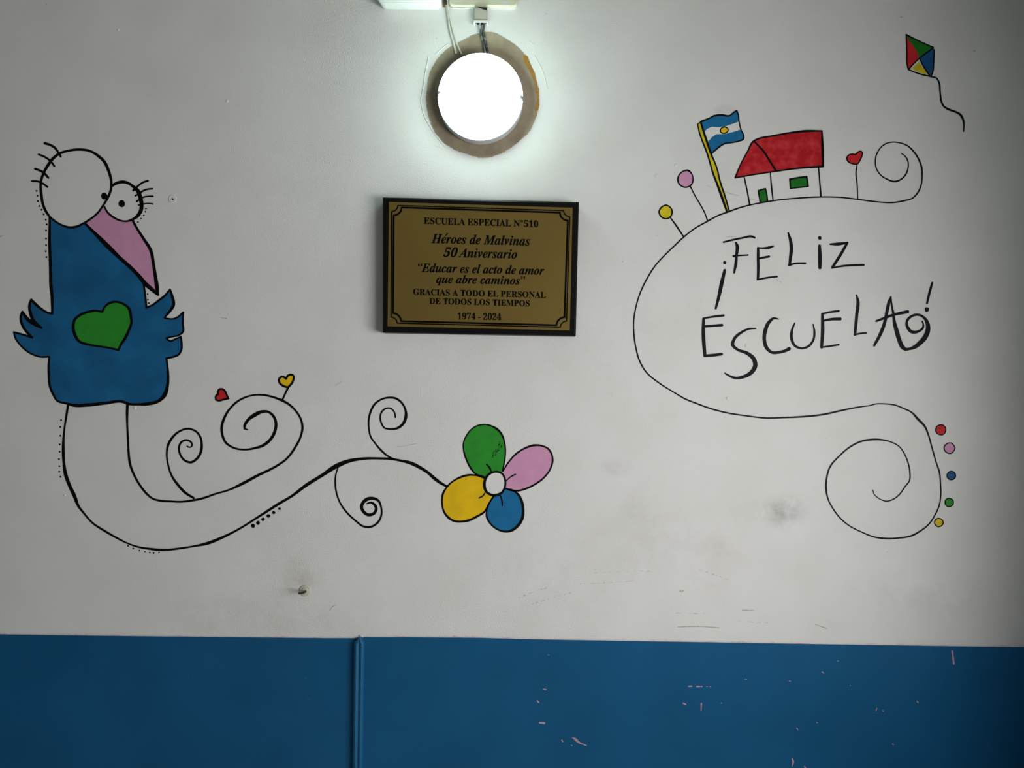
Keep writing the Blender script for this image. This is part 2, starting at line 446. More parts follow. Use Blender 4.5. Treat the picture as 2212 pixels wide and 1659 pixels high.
def chips(par, reg, items, mt=CHIP, d=.0023):
    for pts, w in items:
        m = MB(); m.stroke(reg.p(pts), reg.w(w), d, rough=.3); m.build('paint_chip', mt, parent=par)
chips(rp, Bp, [([(1898, 95), (1901, 120), (1905, 150)], [8, 9, 7]), ([(237, 472), (262, 492), (298, 508)], [5, 8, 4]), ([(246, 474), (258, 482)], 5),
    ([(1198, 563), (1202, 578), (1198, 597)], [5, 8, 4]), ([(745, 248), (758, 248)], 6), ([(780, 249), (792, 249)], 6), ([(799, 249), (802, 249)], 6),
    ([(800, 322), (799, 352)], 5), ([(721, 322), (733, 328)], 6), ([(110, 260), (121, 263)], 5), ([(82, 312), (89, 319)], 6),
    ([(92, 407), (113, 409)], [6, 9]), ([(190, 484), (193, 490)], 6), ([(1252, 600), (1256, 606)], 6), ([(1329, 186), (1335, 190)], 5),
    ([(1745, 314), (1748, 320)], 5), ([(1568, 344), (1564, 355)], 4), ([(1594, 354), (1597, 358)], 4), ([(1218, 431), (1221, 437)], 5), ([(1637, 500), (1640, 503)], 5),
    ([(823, 249), (827, 249)], 3), ([(837, 249), (840, 250)], 3), ([(992, 217), (998, 218)], 3), ([(1184, 225), (1190, 226)], 4), ([(131, 110), (133, 112)], 3),
    ([(1396, 137), (1400, 138)], 3), ([(1305, 405), (1308, 407)], 4), ([(886, 322), (890, 321)], 3), ([(232, 506), (234, 509)], 4), ([(1451, 244), (1453, 245)], 3)])
chips(lp, Bl, [([(2082, 388), (2090, 402)], 7), ([(2096, 530), (2114, 545)], 6), ([(1286, 350), (1289, 378)], 4)], PANELTRIM)

# faint scratches and pencil scuffs on the white wall
def scuff(reg, pts, w, dash=0):
    m = MB()
    for sub, sw in smooth_path(reg.p(pts), reg.w(w)):
        if not dash: m.ribbon(sub, sw, .0004, .3)
        else:
            i = 0
            while i < len(sub) - 2:
                m.ribbon(sub[i:i + 2], [random.uniform(.3, .8) * sw[i]] * 2, .0004, .3); i += random.choice((1, 2, 3, 4))
    m.build('scuff_mark', PENCIL, parent=wall)
PX = Reg(0, 0, 1)
for reg, pts, w, ds in [(D, [(1275, 240), (1300, 220), (1328, 202)], 5, 0), (E, [(385, 678), (450, 676), (520, 660), (600, 645)], 4, 0),
    (Fz, [(640, 910), (710, 940)], 3, 0), (Fz, [(835, 975), (900, 998), (980, 1018)], 6, 0), (Fz, [(1115, 1056), (1210, 1078)], 5, 0),
    (Wb, [(0, 470), (60, 445), (140, 420)], 4, 3), (Wb, [(60, 497), (140, 470), (235, 445)], 4, 3), (Wb, [(270, 408), (380, 402), (520, 392)], 3, 3),
    (Wb, [(335, 360), (460, 353), (605, 352)], 3, 3), (Wb, [(790, 345), (870, 372), (935, 395)], 3, 3), (Wb, [(690, 535), (840, 538)], 3, 3),
    (Wb, [(980, 523), (1030, 524)], 4, 0), (Wb, [(1300, 585), (1350, 603)], 4, 0), (Wb, [(700, 596), (790, 594), (880, 600)], 4, 0), (Wb, [(960, 570), (1115, 580)], 3, 3),
    (PX, [(712, 1319), (720, 1309), (725, 1307)], 1.3, 0), (PX, [(477, 686), (490, 688)], 1.4, 0), (Wb, [(708, 438), (714, 442), (720, 438)], 5, 0),
    (A, [(0, 1112), (14, 1103), (30, 1100)], [14, 8, 4], 0), (J, [(170, 450), (240, 450)], 4, 3), (PX, [(1570, 512), (1580, 511), (1596, 512)], 2, 2), (PX, [(1678, 604), (1684, 608), (1691, 612)], 2, 2)]:
    scuff(reg, pts, w, ds)

# ------------------------------------------------------------------ the blue bird
big_eye = [(640, 213), (740, 180), (870, 166), (970, 180), (1060, 230), (1130, 295), (1180, 400), (1205, 490), (1204, 600), (1170, 690), (1115, 780), (1060, 855), (990, 915), (920, 960), (840, 1000), (760, 1012), (680, 990), (600, 945), (545, 900), (490, 820), (462, 740), (448, 640), (441, 560), (450, 490), (475, 420), (520, 340), (575, 265)]
small_eye = [(1215, 560), (1270, 530), (1340, 517), (1400, 535), (1450, 570), (1500, 620), (1525, 690), (1538, 770), (1525, 840), (1490, 890), (1440, 925), (1370, 945), (1300, 935), (1230, 900), (1170, 850), (1130, 780)]
neck_l = [(540, 900), (540, 1000), (538, 1150), (545, 1350), (550, 1508), (553, 1638), (565, 1758), (568, 1858), (568, 1948)]
body_b = [(568, 440), (520, 430), (450, 390), (390, 340), (340, 290), (322, 340), (330, 430), (360, 510), (450, 595), (370, 550), (300, 500), (243, 420), (225, 480), (245, 570), (300, 650), (350, 698), (250, 668), (150, 640), (165, 700), (220, 780), (290, 845), (370, 890), (440, 910), (535, 908), (528, 1000), (530, 1100), (540, 1220), (580, 1320), (620, 1385), (720, 1415), (800, 1435), (950, 1432), (1150, 1412), (1325, 1395), (1400, 1420), (1500, 1425), (1620, 1418), (1720, 1390), (1790, 1320), (1820, 1220), (1825, 1080), (1815, 980), (1808, 925), (1880, 910), (1940, 885), (1970, 830), (1972, 760), (1965, 690), (1900, 718), (1850, 738), (1805, 705), (1870, 690), (1940, 675), (1985, 640), (1985, 540), (1990, 425), (1940, 470), (1880, 497), (1830, 495), (1785, 485), (1840, 420), (1885, 345), (1870, 250), (1848, 175), (1800, 235), (1720, 300), (1650, 350), (1590, 375), (1580, 260), (1562, 130)]
body_w = [26, 24, 26, 30, 28, 30, 34, 36, 24, 40, 40, 26, 26, 28, 26, 24, 22, 18, 18, 18, 20, 18, 18, 20, 24, 26, 26, 24, 22, 24, 34, 38, 32, 30, 28, 26, 36, 34, 46, 32, 26, 22, 22, 22, 22, 22, 24, 18, 18, 20, 18, 18, 18, 22, 22, 20, 18, 18, 18, 18, 28, 34, 30, 16, 22, 22, 20, 24, 22, 22]
beak_l = [(920, 965), (1000, 1045), (1100, 1145), (1200, 1245), (1300, 1342), (1400, 1430), (1500, 1530), (1580, 1625), (1650, 1685), (1715, 1740)]
beak_r = [(1440, 935), (1480, 1010), (1550, 1120), (1640, 1270), (1665, 1400), (1690, 1560), (1703, 1650), (1712, 1735)]
bird = empty('painted_bird', T(220, 875), 'big blue mural bird with bulging eyes, pink beak and green heart on its chest', 'mural painting')
fill = outline(A.p([(545, 900), (600, 945), (680, 990), (760, 1012), (840, 1000), (920, 960)] + beak_l[1:8] + [(x, y + 1508) for x, y in reversed(body_b)] + list(reversed(neck_l))[1:-1]), 50)
m = MB(); m.poly(fill, L1)
body = m.build('body', BLUE, parent=bird)
m = MB(); m.stroke(A.p(neck_l), A.w([24, 26, 30, 32, 35, 36, 34, 30, 26]), L2); m.stroke(B.p(body_b), B.w(body_w), L2, corner=60)
m.build('body_outline', BLACK, parent=bird)
m = MB(); m.poly(A.p([(920, 960), (990, 915), (1060, 855), (1125, 785), (1170, 850), (1230, 900), (1300, 935), (1370, 945), (1440, 930)] + beak_r[1:] + list(reversed(beak_l))[1:-1]), L1)
bk = m.build('beak', PINK, parent=bird); bk['label'] = 'pink beak'
m = MB(); m.stroke(A.p(beak_l), A.w([26, 32, 46, 50, 40, 40, 42, 48, 42, 32]), L2); m.stroke(A.p(beak_r), A.w([26, 26, 30, 36, 34, 38, 44, 30]), L2)
m.build('beak_outline', BLACK, parent=bk)
def eye(pts, w, pup, label, closed, lift):
    m = MB(); m.poly(outline(A.p(pts)), L1 + lift)
    e = m.build('eye', WHITE, parent=bird); e['label'] = label
    m = MB(); m.stroke(A.p(pts), A.w(w), L2 + lift, closed=closed); m.build('eye_outline', BLACK, parent=e)
    m = MB(); x, y = A.p([pup[:2]])[0]; m.disc(x, y, pup[2] * A.k, L3, pup[3] * A.k, 24, .02); m.build('pupil', BLACK, parent=e)
    return e
eye(big_eye, [28, 27, 28, 28, 30, 34, 32, 30, 28, 26, 22, 22, 22, 24, 26, 26, 22, 22, 24, 28, 28, 30, 26, 28, 28, 32, 32], (1132, 672, 35, 37), 'large round white eye', True, .0001)
eye(small_eye, [28, 32, 34, 30, 34, 45, 44, 44, 42, 36, 28, 20, 20, 24, 22, 18], (1322, 754, 36, 38), 'small round white eye', False, 0)
for pts, w in [([(488, 98), (550, 118), (600, 150), (632, 195), (660, 243)], [28, 26, 26, 24, 22]), ([(422, 220), (470, 238), (530, 275), (565, 310), (590, 348)], 22),
    ([(383, 376), (430, 393), (475, 420), (525, 472)], [26, 24, 28, 24]), ([(350, 509), (410, 512), (465, 535), (515, 572)], 22),
    ([(1605, 506), (1560, 520), (1510, 552), (1475, 585), (1448, 610)], [24, 20, 20, 22, 24]), ([(1655, 592), (1600, 598), (1545, 620), (1510, 645), (1470, 668)], 19),
    ([(1660, 674), (1610, 674), (1555, 685), (1520, 705), (1485, 730)], [20, 16, 18, 18, 20]), ([(1660, 757), (1620, 750), (1560, 756), (1505, 770)], [16, 12, 14, 16])]:
    m = MB(); m.stroke(A.p(pts), A.w(w), L3); m.build('eyelash', BLACK, parent=bird)
heart = [(1110, 420), (1140, 365), (1190, 325), (1260, 312), (1340, 335), (1400, 385), (1420, 460), (1428, 530), (1400, 620), (1350, 720), (1310, 780), (1288, 835), (1200, 815), (1080, 795), (960, 775), (860, 740), (810, 660), (795, 580), (815, 500), (870, 455), (960, 420), (1040, 408)]
m = MB(); m.poly(outline(B.p(heart), 60), L2); hp = m.build('heart_patch', GREEN, parent=bird); hp['label'] = 'green heart on the chest'
m = MB(); m.stroke(B.p(heart), B.w([24, 22, 26, 24, 24, 28, 28, 26, 28, 30, 26, 24, 22, 22, 24, 28, 34, 32, 28, 26, 28, 26]), L3, closed=True, corner=60); m.build('heart_outline', BLACK, parent=hp)
def dots(par, reg, pts, r):
    for i, q in enumerate(pts):
        x, y = reg.p([q[:2]])[0]; rr = (q[2] if len(q) > 2 else r) * reg.k
        m = MB(); m.disc(x, y, rr, L2, n=12, wob=.05); m.build('dot', BLACK, parent=par)
dots(bird, A, [(398, 615), (407, 667), (412, 727), (428, 780), (451, 820), (475, 870), (498, 928), (508, 978), (501, 1045), (500, 1132), (501, 1203), (498, 1271), (505, 1334)], 10)
dots(bird, A, [(1585, 808), (1580, 842), (1562, 881), (1532, 918), (1498, 955)], 9)
dots(bird, B, [(1604, 229), (1607, 290), (1616, 326)], 9)

# ------------------------------------------------------------------ the curly line that grows from the bird's legs
vine = empty('painted_curly_vine', T(350, 1190), 'long black curly vine line running from the blue bird to the flower', 'mural painting')
m = MB()
oc = Cc.p([(308, 75), (295, 160), (275, 290), (263, 420), (262, 540), (268, 650), (285, 760), (320, 860), (375, 980), (410, 1070), (470, 1150), (550, 1240), (670, 1320), (800, 1395), (900, 1445), (1000, 1480), (1120, 1500), (1220, 1510), (1320, 1508), (1430, 1495), (1560, 1475), (1700, 1445), (1850, 1385)]) + D.p([(300, 1650), (560, 1490), (740, 1375), (850, 1310), (990, 1205), (1150, 1105), (1290, 1015), (1400, 970), (1550, 945), (1700, 943)]) + E.p([(330, 812), (420, 828), (550, 860), (640, 905), (720, 955), (800, 1025), (860, 1070), (935, 1112)])
ow = Cc.w([22, 22, 18, 24, 30, 28, 36, 34, 36, 26, 20, 20, 22, 20, 16, 18, 22, 26, 22, 20, 18, 30, 26]) + D.w([20, 22, 26, 24, 32, 32, 44, 36, 26, 22]) + E.w([26, 26, 38, 36, 32, 36, 32, 22])
m.stroke(oc, ow, L2); m.build('stem', BLACK, parent=vine)
m = MB()
ic = Cc.p([(900, 65), (897, 150), (898, 260), (905, 400), (912, 540), (925, 650), (960, 750), (1020, 860), (1090, 950), (1150, 1000), (1220, 1020), (1330, 1028), (1430, 1032), (1550, 1018), (1640, 1000)]) + D.p([(120, 1285), (240, 1250), (380, 1185), (520, 1110), (700, 1020), (800, 950), (890, 830), (940, 730), (957, 640), (940, 560), (890, 480), (820, 415), (755, 380), (660, 345), (590, 330), (500, 328), (420, 345), (330, 390), (255, 460), (205, 540), (175, 640), (180, 710), (215, 790), (290, 840), (390, 858), (490, 845), (580, 815), (650, 755), (690, 680), (700, 600), (680, 540), (620, 490), (560, 492), (490, 525), (440, 560), (395, 640), (395, 657), (424, 664)])
iw = Cc.w([28, 26, 20, 22, 22, 24, 22, 22, 22, 20, 22, 20, 20, 22, 22]) + D.w([18, 18, 28, 26, 22, 20, 22, 20, 22, 20, 20, 22, 24, 20, 20, 16, 18, 20, 20, 24, 26, 24, 22, 20, 18, 22, 28, 28, 30, 28, 26, 24, 32, 38, 30, 22, 16, 14])
m.stroke(ic, iw, L2); m.build('spiral', BLACK, parent=vine)
m = MB(); m.stroke(Cc.p([(1560, 995), (1480, 945), (1400, 860), (1340, 770), (1305, 660), (1292, 560), (1305, 470), (1350, 390), (1420, 330), (1505, 305), (1580, 330), (1625, 385), (1640, 460), (1630, 540), (1590, 605), (1530, 640), (1470, 620), (1425, 560), (1415, 480), (1440, 435), (1490, 418), (1535, 440), (1545, 470), (1525, 490), (1495, 480)]),
    Cc.w([22, 26, 26, 20, 18, 18, 24, 24, 20, 20, 20, 22, 24, 26, 24, 24, 22, 20, 20, 20, 20, 18, 16, 14, 14]), L2); m.build('tendril', BLACK, parent=vine)
m = MB(); m.stroke(E.p([(355, 815), (290, 780), (220, 720), (160, 650), (105, 570), (85, 480), (82, 400), (100, 310), (150, 215), (220, 165), (300, 145), (380, 155), (440, 200), (480, 270), (487, 350), (460, 425), (400, 475), (320, 488), (255, 475), (220, 420), (208, 360), (225, 300), (265, 265), (305, 258), (350, 285), (368, 320), (373, 360)]),
    E.w([20, 20, 22, 18, 18, 18, 20, 22, 22, 20, 22, 24, 22, 22, 32, 30, 26, 20, 18, 18, 18, 18, 18, 18, 16, 16, 16]), L2); m.build('tendril', BLACK, parent=vine)
m = MB(); m.stroke(D.p([(1300, 1035), (1280, 1100), (1275, 1180), (1285, 1270), (1320, 1370), (1390, 1470), (1470, 1545), (1545, 1600), (1620, 1605), (1690, 1560), (1722, 1490), (1718, 1410), (1690, 1350), (1640, 1330), (1590, 1335), (1545, 1370), (1530, 1410), (1550, 1460), (1600, 1490), (1650, 1475), (1672, 1430), (1655, 1390), (1620, 1370), (1580, 1382)]),
    D.w([12, 14, 16, 16, 16, 18, 18, 20, 20, 20, 18, 18, 24, 30, 34, 32, 30, 30, 30, 28, 28, 26, 20, 12]), L2); m.build('tendril', BLACK, parent=vine)
dots(vine, D, [(478, 1595, 20), (527, 1567, 19), (575, 1533, 17), (627, 1500, 18), (678, 1467, 16), (735, 1430, 13)], 15)
dots(vine, Cc, [(240, 219), (232, 287), (232, 375), (226, 461), (225, 534), (219, 607), (223, 678), (222, 732), (234, 783)], 9)
dots(vine, Cc, [(907, 1471), (959, 1497), (1020, 1518), (1075, 1531), (1123, 1537), (1161, 1542), (1215, 1537)], 8)

# hearts
def painted_heart(reg, pts, w, mt, label, stick=None, sw=10, group='mural hearts'):
    bx, by = reg.p([stick[-1] if stick else pts[0]])[0]
    r = empty('painted_heart', T(bx, by), label, 'mural painting', group)
    m = MB(); m.poly(outline(reg.p(pts), 60), L1); m.build('heart', mt, parent=r)
    m = MB(); m.stroke(reg.p(pts), reg.w(w), L2, closed=True, corner=60); m.build('heart_outline', BLACK, parent=r)
    if stick: m = MB(); m.stroke(reg.p(stick), reg.w(sw), L2); m.build('stalk', BLACK, parent=r)
painted_heart(D, [(798, 172), (815, 142), (845, 130), (868, 140), (872, 165), (862, 200), (840, 232), (815, 255), (770, 240), (738, 215), (728, 185), (742, 158), (770, 150)], 21, YELLOW, 'small yellow heart on a short black stalk above the vine spiral', [(822, 250), (795, 305), (765, 370)], [22, 18, 18])
painted_heart(D, [(142, 322), (138, 295), (150, 275), (180, 270), (205, 288), (222, 325), (240, 362), (190, 373), (145, 384), (120, 375), (116, 350), (126, 328)], 19, RED, 'tiny loose red heart without a stalk beside the vine spiral')
painted_heart(G, [(742, 272), (772, 243), (800, 234), (818, 245), (818, 270), (800, 320), (762, 373), (700, 367), (662, 345), (650, 315), (660, 285), (690, 268), (720, 265)], 14, RED, 'red heart on a tall stalk beside the red roofed house', [(762, 378), (750, 470), (762, 590), (768, 752)], [12, 14, 14, 13])

# ------------------------------------------------------------------ the flower
fl = empty('painted_flower', T(1090, 1145), 'large four petalled flower in green, pink, yellow and blue', 'mural painting')
def petal(pts, w, mt, extra, label, lw):
    m = MB(); m.poly(outline(E.p(pts + extra), 68), L1); p = m.build('petal', mt, parent=fl); p['label'] = label
    m = MB(); m.stroke(E.p(pts), E.w(w), L2, rough=.06); m.build('petal_outline', BLACK, parent=p)
    m = MB(); m.stroke(E.p(lw[0]), E.w(lw[1]), L2); m.build('petal_vein', BLACK, parent=p)
    return p
petal([(1340, 1020), (1250, 990), (1180, 985), (1080, 1010), (990, 1060), (930, 1120), (890, 1190), (880, 1280), (895, 1370), (940, 1440), (1010, 1485), (1090, 1492), (1180, 1475), (1270, 1430), (1340, 1385), (1380, 1310), (1430, 1225)], [18, 18, 22, 22, 18, 18, 22, 20, 20, 24, 24, 24, 26, 24, 20, 16, 14], YELLOW, [(1420, 1150)], 'yellow petal', ([(1282, 1235), (1320, 1215), (1345, 1180)], [14, 16, 12]))
gp = petal([(1340, 1005), (1240, 970), (1190, 910), (1145, 820), (1115, 720), (1112, 640), (1150, 550), (1210, 480), (1280, 445), (1350, 437), (1420, 455), (1480, 490), (1530, 550), (1560, 640), (1568, 730), (1555, 850), (1535, 945)], [14, 18, 20, 18, 16, 14, 14, 14, 14, 14, 18, 26, 22, 16, 16, 16, 14], GREEN, [(1450, 1020)], 'green petal', ([(1362, 870), (1395, 905), (1412, 945)], [14, 20, 16]))
petal([(1540, 945), (1600, 850), (1680, 760), (1780, 695), (1870, 665), (1960, 668), (2030, 700), (2070, 760), (2080, 830), (2055, 920), (1990, 1010), (1900, 1080), (1800, 1130), (1700, 1158), (1620, 1150), (1570, 1130)], [14, 16, 18, 20, 24, 20, 20, 20, 22, 18, 20, 20, 22, 20, 20, 16], PINK, [(1500, 1060)], 'pink petal', ([(1675, 980), (1625, 1005), (1580, 1045)], [16, 14, 12]))
petal([(1570, 1135), (1650, 1152), (1700, 1190), (1745, 1270), (1760, 1360), (1750, 1460), (1700, 1540), (1630, 1590), (1560, 1600), (1480, 1575), (1410, 1520), (1365, 1440), (1365, 1370), (1400, 1280), (1440, 1220)], [12, 20, 24, 28, 30, 32, 30, 28, 24, 20, 18, 20, 16, 14, 14], PBLUE, [(1500, 1140)], 'blue petal', ([(1510, 1205), (1528, 1255), (1533, 1315)], [14, 18, 16]))
ctr = [(1470, 950), (1530, 970), (1562, 1030), (1565, 1100), (1530, 1175), (1470, 1205), (1410, 1200), (1360, 1165), (1340, 1100), (1350, 1030), (1400, 970)]
m = MB(); m.poly(outline(E.p(ctr)), L3); fc = m.build('flower_centre', WHITE, parent=fl); fc['label'] = 'white flower centre'
m = MB(); m.stroke(E.p(ctr), E.w([22, 22, 22, 22, 26, 32, 28, 28, 30, 28, 24]), L3 + .0002, closed=True); m.build('centre_outline', BLACK, parent=fc)
m = MB()
for k in range(34):
    t = random.random(); x = 1425 + 105 * t + random.uniform(-24, 24); y = 805 - 165 * t + random.uniform(-24, 24)
    l = random.uniform(5, 26); m.ribbon(E.p([(x, y), (x + l * .55, y - l * .8)]), [random.uniform(.3, .9)] * 2, L2 + .0001)
m.build('dry_brush_streak', BLACK, parent=gp)

# ------------------------------------------------------------------ the scrolled hill line, house, flag, balls
hill = empty('painted_hill_line', T(1900, 1160), 'thin black scrolled line curling around the lettering and under the red roofed house', 'mural painting')
pts = J.p(list(reversed([(200, 205), (320, 178), (460, 148), (560, 130), (650, 118), (690, 106), (780, 103), (890, 115), (980, 150), (1060, 190), (1120, 255), (1190, 330), (1220, 400), (1260, 540), (1300, 680), (1335, 790), (1345, 900), (1348, 1000), (1330, 1120), (1290, 1210), (1230, 1300), (1150, 1365), (1060, 1415), (920, 1440), (820, 1445), (690, 1430), (560, 1380), (450, 1325), (360, 1255), (280, 1155), (225, 1050), (205, 940), (212, 840), (240, 740), (340, 620), (440, 535), (560, 475), (680, 458), (750, 460), (870, 490), (930, 525), (985, 600), (1025, 700), (1040, 790), (1035, 870), (990, 930), (945, 995), (870, 1055), (810, 1072), (740, 1050), (680, 995), (672, 962)])))
w = J.w(list(reversed([18, 18, 16, 14, 12, 12, 13, 14, 15, 16, 24, 20, 16, 14, 14, 14, 13, 13, 13, 13, 14, 16, 18, 15, 18, 15, 13, 13, 14, 14, 14, 18, 16, 16, 15, 16, 18, 20, 18, 12, 12, 12, 13, 14, 13, 12, 13, 12, 12, 10, 9, 8])))
pts += I.p(list(reversed([(0, 97), (120, 145), (260, 195), (420, 235), (600, 262), (780, 282), (950, 278), (1160, 268)]))) + H.p(list(reversed([(440, 310), (340, 420), (260, 545), (195, 680), (150, 830), (130, 960), (132, 1080), (150, 1210), (190, 1350), (250, 1450), (380, 1560), (520, 1648)])))
w += I.w([18, 16, 16, 14, 15, 16, 15, 15]) + H.w([13, 14, 14, 14, 13, 13, 12, 12, 13, 14, 13, 13])
pts += Fz.p([(290, 1560), (388, 1468), (500, 1380), (650, 1295), (760, 1235), (870, 1195), (980, 1155), (1105, 1120), (1250, 1092), (1400, 1068), (1600, 1048), (1800, 1035), (1950, 1033), (2100, 1038)]) + G.p([(765, 757), (900, 775), (1020, 788), (1150, 792), (1260, 775), (1370, 740), (1430, 670), (1460, 590), (1468, 500), (1462, 410), (1430, 320), (1370, 230), (1300, 170), (1230, 145), (1150, 135), (1080, 150), (1010, 205), (975, 265), (960, 340), (970, 420), (1010, 485), (1080, 535), (1180, 563), (1230, 545), (1285, 495), (1315, 420), (1315, 350), (1290, 295), (1243, 258)])
w += Fz.w([15, 15, 15, 16, 16, 17, 16, 15, 15, 15, 15, 16, 15, 15]) + G.w([15, 15, 15, 16, 16, 15, 16, 15, 15, 20, 18, 18, 15, 14, 14, 13, 13, 14, 13, 13, 14, 15, 20, 17, 16, 14, 14, 13, 11])
m = MB(); m.stroke(pts, w, L2); m.build('line', INK, parent=hill)

hs = empty('painted_house', T(1660, 432), 'painted white house with red roof, green door and green window', 'mural painting')
front = outline(Fz.p([(1045, 815), (1100, 800), (1850, 712), (1878, 1030), (1358, 1075), (1105, 1125)]), 20)
m = MB(); m.poly(Fz.p([(1045, 815), (1380, 755), (1850, 712), (1878, 1032), (1600, 1048), (1358, 1075), (1105, 1122)]), L1 - .0001); hw = m.build('house_wall', WHITE, parent=hs)
for p_, w_ in [([(1045, 820), (1075, 960), (1105, 1122)], [13, 15, 16]), ([(1328, 765), (1340, 920), (1358, 1072)], [12, 16, 14]), ([(1852, 715), (1865, 880), (1878, 1028)], [14, 16, 18])]:
    m = MB(); m.stroke(Fz.p(p_), Fz.w(w_), L2); m.build('wall_line', BLACK, parent=hw)
roof = [(1148, 425), (1080, 540), (1010, 670), (945, 825), (1150, 790), (1380, 755), (1600, 725), (1900, 702), (1895, 500), (1888, 315), (1700, 318), (1550, 335), (1350, 370), (1200, 400)]
m = MB(); m.poly(outline(Fz.p(roof), 50), L1); rf = m.build('roof', ROOFRED, parent=hs); rf['label'] = 'streaky red roof'
m = MB(); m.stroke(Fz.p(roof), Fz.w([18, 14, 14, 16, 16, 18, 18, 24, 28, 16, 26, 20, 18, 18]), L2, closed=True, corner=45); m.stroke(Fz.p([(1148, 425), (1260, 545), (1320, 640), (1390, 750)]), Fz.w([18, 22, 20, 22]), L2); m.build('roof_outline', BLACK, parent=rf)
for nm, q, w_, mt in [('door', [(1197, 965), (1235, 952), (1275, 942), (1290, 1010), (1298, 1083), (1218, 1092)], 15, DGREEN), ('window', [(1540, 840), (1640, 822), (1722, 812), (1740, 918), (1640, 930), (1545, 940)], [20, 18, 18, 16, 14, 14], DGREEN)]:
    m = MB(); m.poly(Fz.p(q), L1); dd = m.build(nm, mt, parent=hs); dd['label'] = 'green ' + nm
    m = MB(); m.stroke(Fz.p(q), Fz.w(w_), L2, closed=True, corner=40); m.build(nm + '_outline', BLACK, parent=dd)

fg = empty('painted_flag', T(1574, 457), 'blue and white flag with a yellow sun on a yellow pole', 'mural painting')
top = [(575, 215), (660, 180), (720, 150), (800, 143), (890, 148), (930, 115), (962, 95), (980, 140), (988, 212)]
low = [(1008, 298), (1038, 370), (1035, 405), (990, 425), (900, 445), (830, 455), (760, 500), (688, 562)]
m = MB(); m.poly(Fz.p(top + [(930, 235), (850, 262), (770, 275), (690, 270), (640, 295), (610, 325)]), L1); c1 = m.build('stripe', PBLUE, parent=fg); c1['label'] = 'upper blue stripe'
m = MB(); m.poly(Fz.p([(610, 325), (640, 295), (690, 270), (770, 275), (850, 262), (930, 235), (988, 212), (1008, 298), (930, 325), (830, 350), (740, 352), (690, 385), (655, 430)]), L1); c2 = m.build('stripe', WHITE, parent=fg); c2['label'] = 'white middle stripe'
m = MB(); m.poly(Fz.p([(655, 430), (690, 385), (740, 352), (830, 350), (930, 325)] + low), L1); c3 = m.build('stripe', PBLUE, parent=fg); c3['label'] = 'lower blue stripe'
m = MB(); x, y = Fz.p([(827, 310)])[0]; m.disc(x, y, 42 * Fz.k, L2, 34 * Fz.k, 20); sn = m.build('sun', YELLOW, parent=fg)
m = MB(); m.stroke(Fz.p([(826, 272), (862, 285), (870, 310), (850, 335), (812, 342), (786, 325), (790, 295)]), Fz.w(12), L3, closed=True); m.build('sun_outline', BLACK, parent=sn)
m = MB(); m.stroke(Fz.p(top + low[0:]), Fz.w([22, 16, 18, 20, 18, 16, 18, 16, 14, 14, 16, 18, 16, 14, 16, 18, 16]), L2, corner=75); m.build('flag_outline', BLACK, parent=fg)
pl = [(538, 243), (560, 340), (595, 440), (635, 540), (672, 660), (700, 760), (745, 880), (800, 1030), (858, 1195)]
pr = [(572, 222), (605, 330), (645, 450), (688, 575), (725, 660), (750, 730), (778, 850), (830, 1010), (883, 1188)]
m = MB(); m.poly(Fz.p(pl + list(reversed(pr))), L1); pp = m.build('flag_pole', OLIVE, parent=fg); pp['label'] = 'slanting yellow pole'
m = MB(); m.stroke(Fz.p(pl), Fz.w([12, 14, 16, 18, 16, 18, 22, 26, 20]), L2); m.stroke(Fz.p(pr), Fz.w([20, 22, 24, 20, 16, 16, 18, 18, 16]), L2); m.stroke(Fz.p([(538, 243), (575, 215)]), Fz.w(12), L2); m.build('pole_outline', BLACK, parent=pp)

def ball(reg, pts, w, mt, label, stick=None, sw=12, group=None, name='painted_ball'):
    bx, by = reg.p([stick[-1] if stick else pts[0]])[0]
    r = empty(name, T(bx, by), label, 'mural painting', group)
    m = MB(); m.poly(outline(reg.p(pts)), L1); m.build('disc', mt, parent=r)
    m = MB(); m.stroke(reg.p(pts), reg.w(w), L2, closed=True, corner=75); m.build('disc_outline', BLACK, parent=r)
    if stick: m = MB(); m.stroke(reg.p(stick), reg.w(sw), L2); m.build('stalk', BLACK, parent=r)
ball(Fz, [(435, 745), (475, 785), (488, 850), (470, 900), (410, 928), (350, 905), (322, 845), (340, 790), (380, 755)], [20, 14, 14, 16, 16, 16, 16, 14, 14], PINK, 'pink ball flower on a tall stalk beside the flag', [(460, 920), (510, 1020), (570, 1120), (615, 1205), (648, 1295)], 13, 'stalked ball flowers', 'painted_ball_flower')
ball(Fz, [(195, 1122), (245, 1150), (262, 1195), (245, 1245), (190, 1270), (140, 1245), (120, 1195), (145, 1145)], 16, OLIVE, 'yellow ball flower on a short stalk lowest on the hill line', [(243, 1258), (310, 1350), (388, 1468)], [13, 18, 14], 'stalked ball flowers', 'painted_ball_flower')
for (x, y, r, mt, lab, wob) in [(1347, 362, 51, RED, 'red dot, topmost of the five coloured dots beside the scroll', 0), (1434, 545, 53, PINK, 'pink dot, between the red and the blue dot beside the scroll', 1), (1453, 817, 43, NAVY, 'dark blue dot, middle of the five dots beside the scroll', 2), (1431, 1085, 42, GREEN, 'green dot, between the blue and the yellow dot beside the scroll', 3), (1328, 1285, 42, OLIVE, 'yellow dot, lowest of the five coloured dots beside the scroll', 4)]:
    n = 10
    q = [(x + r * (1 + .035 * math.sin(2.3 * k + wob * 2)) * math.cos(2 * math.pi * k / n), y + r * (1 + .035 * math.cos(3.1 * k + wob)) * math.sin(2 * math.pi * k / n)) for k in range(n)]
    ball(J, q, 11, mt, lab, group='coloured dots beside the scroll', name='painted_dot')

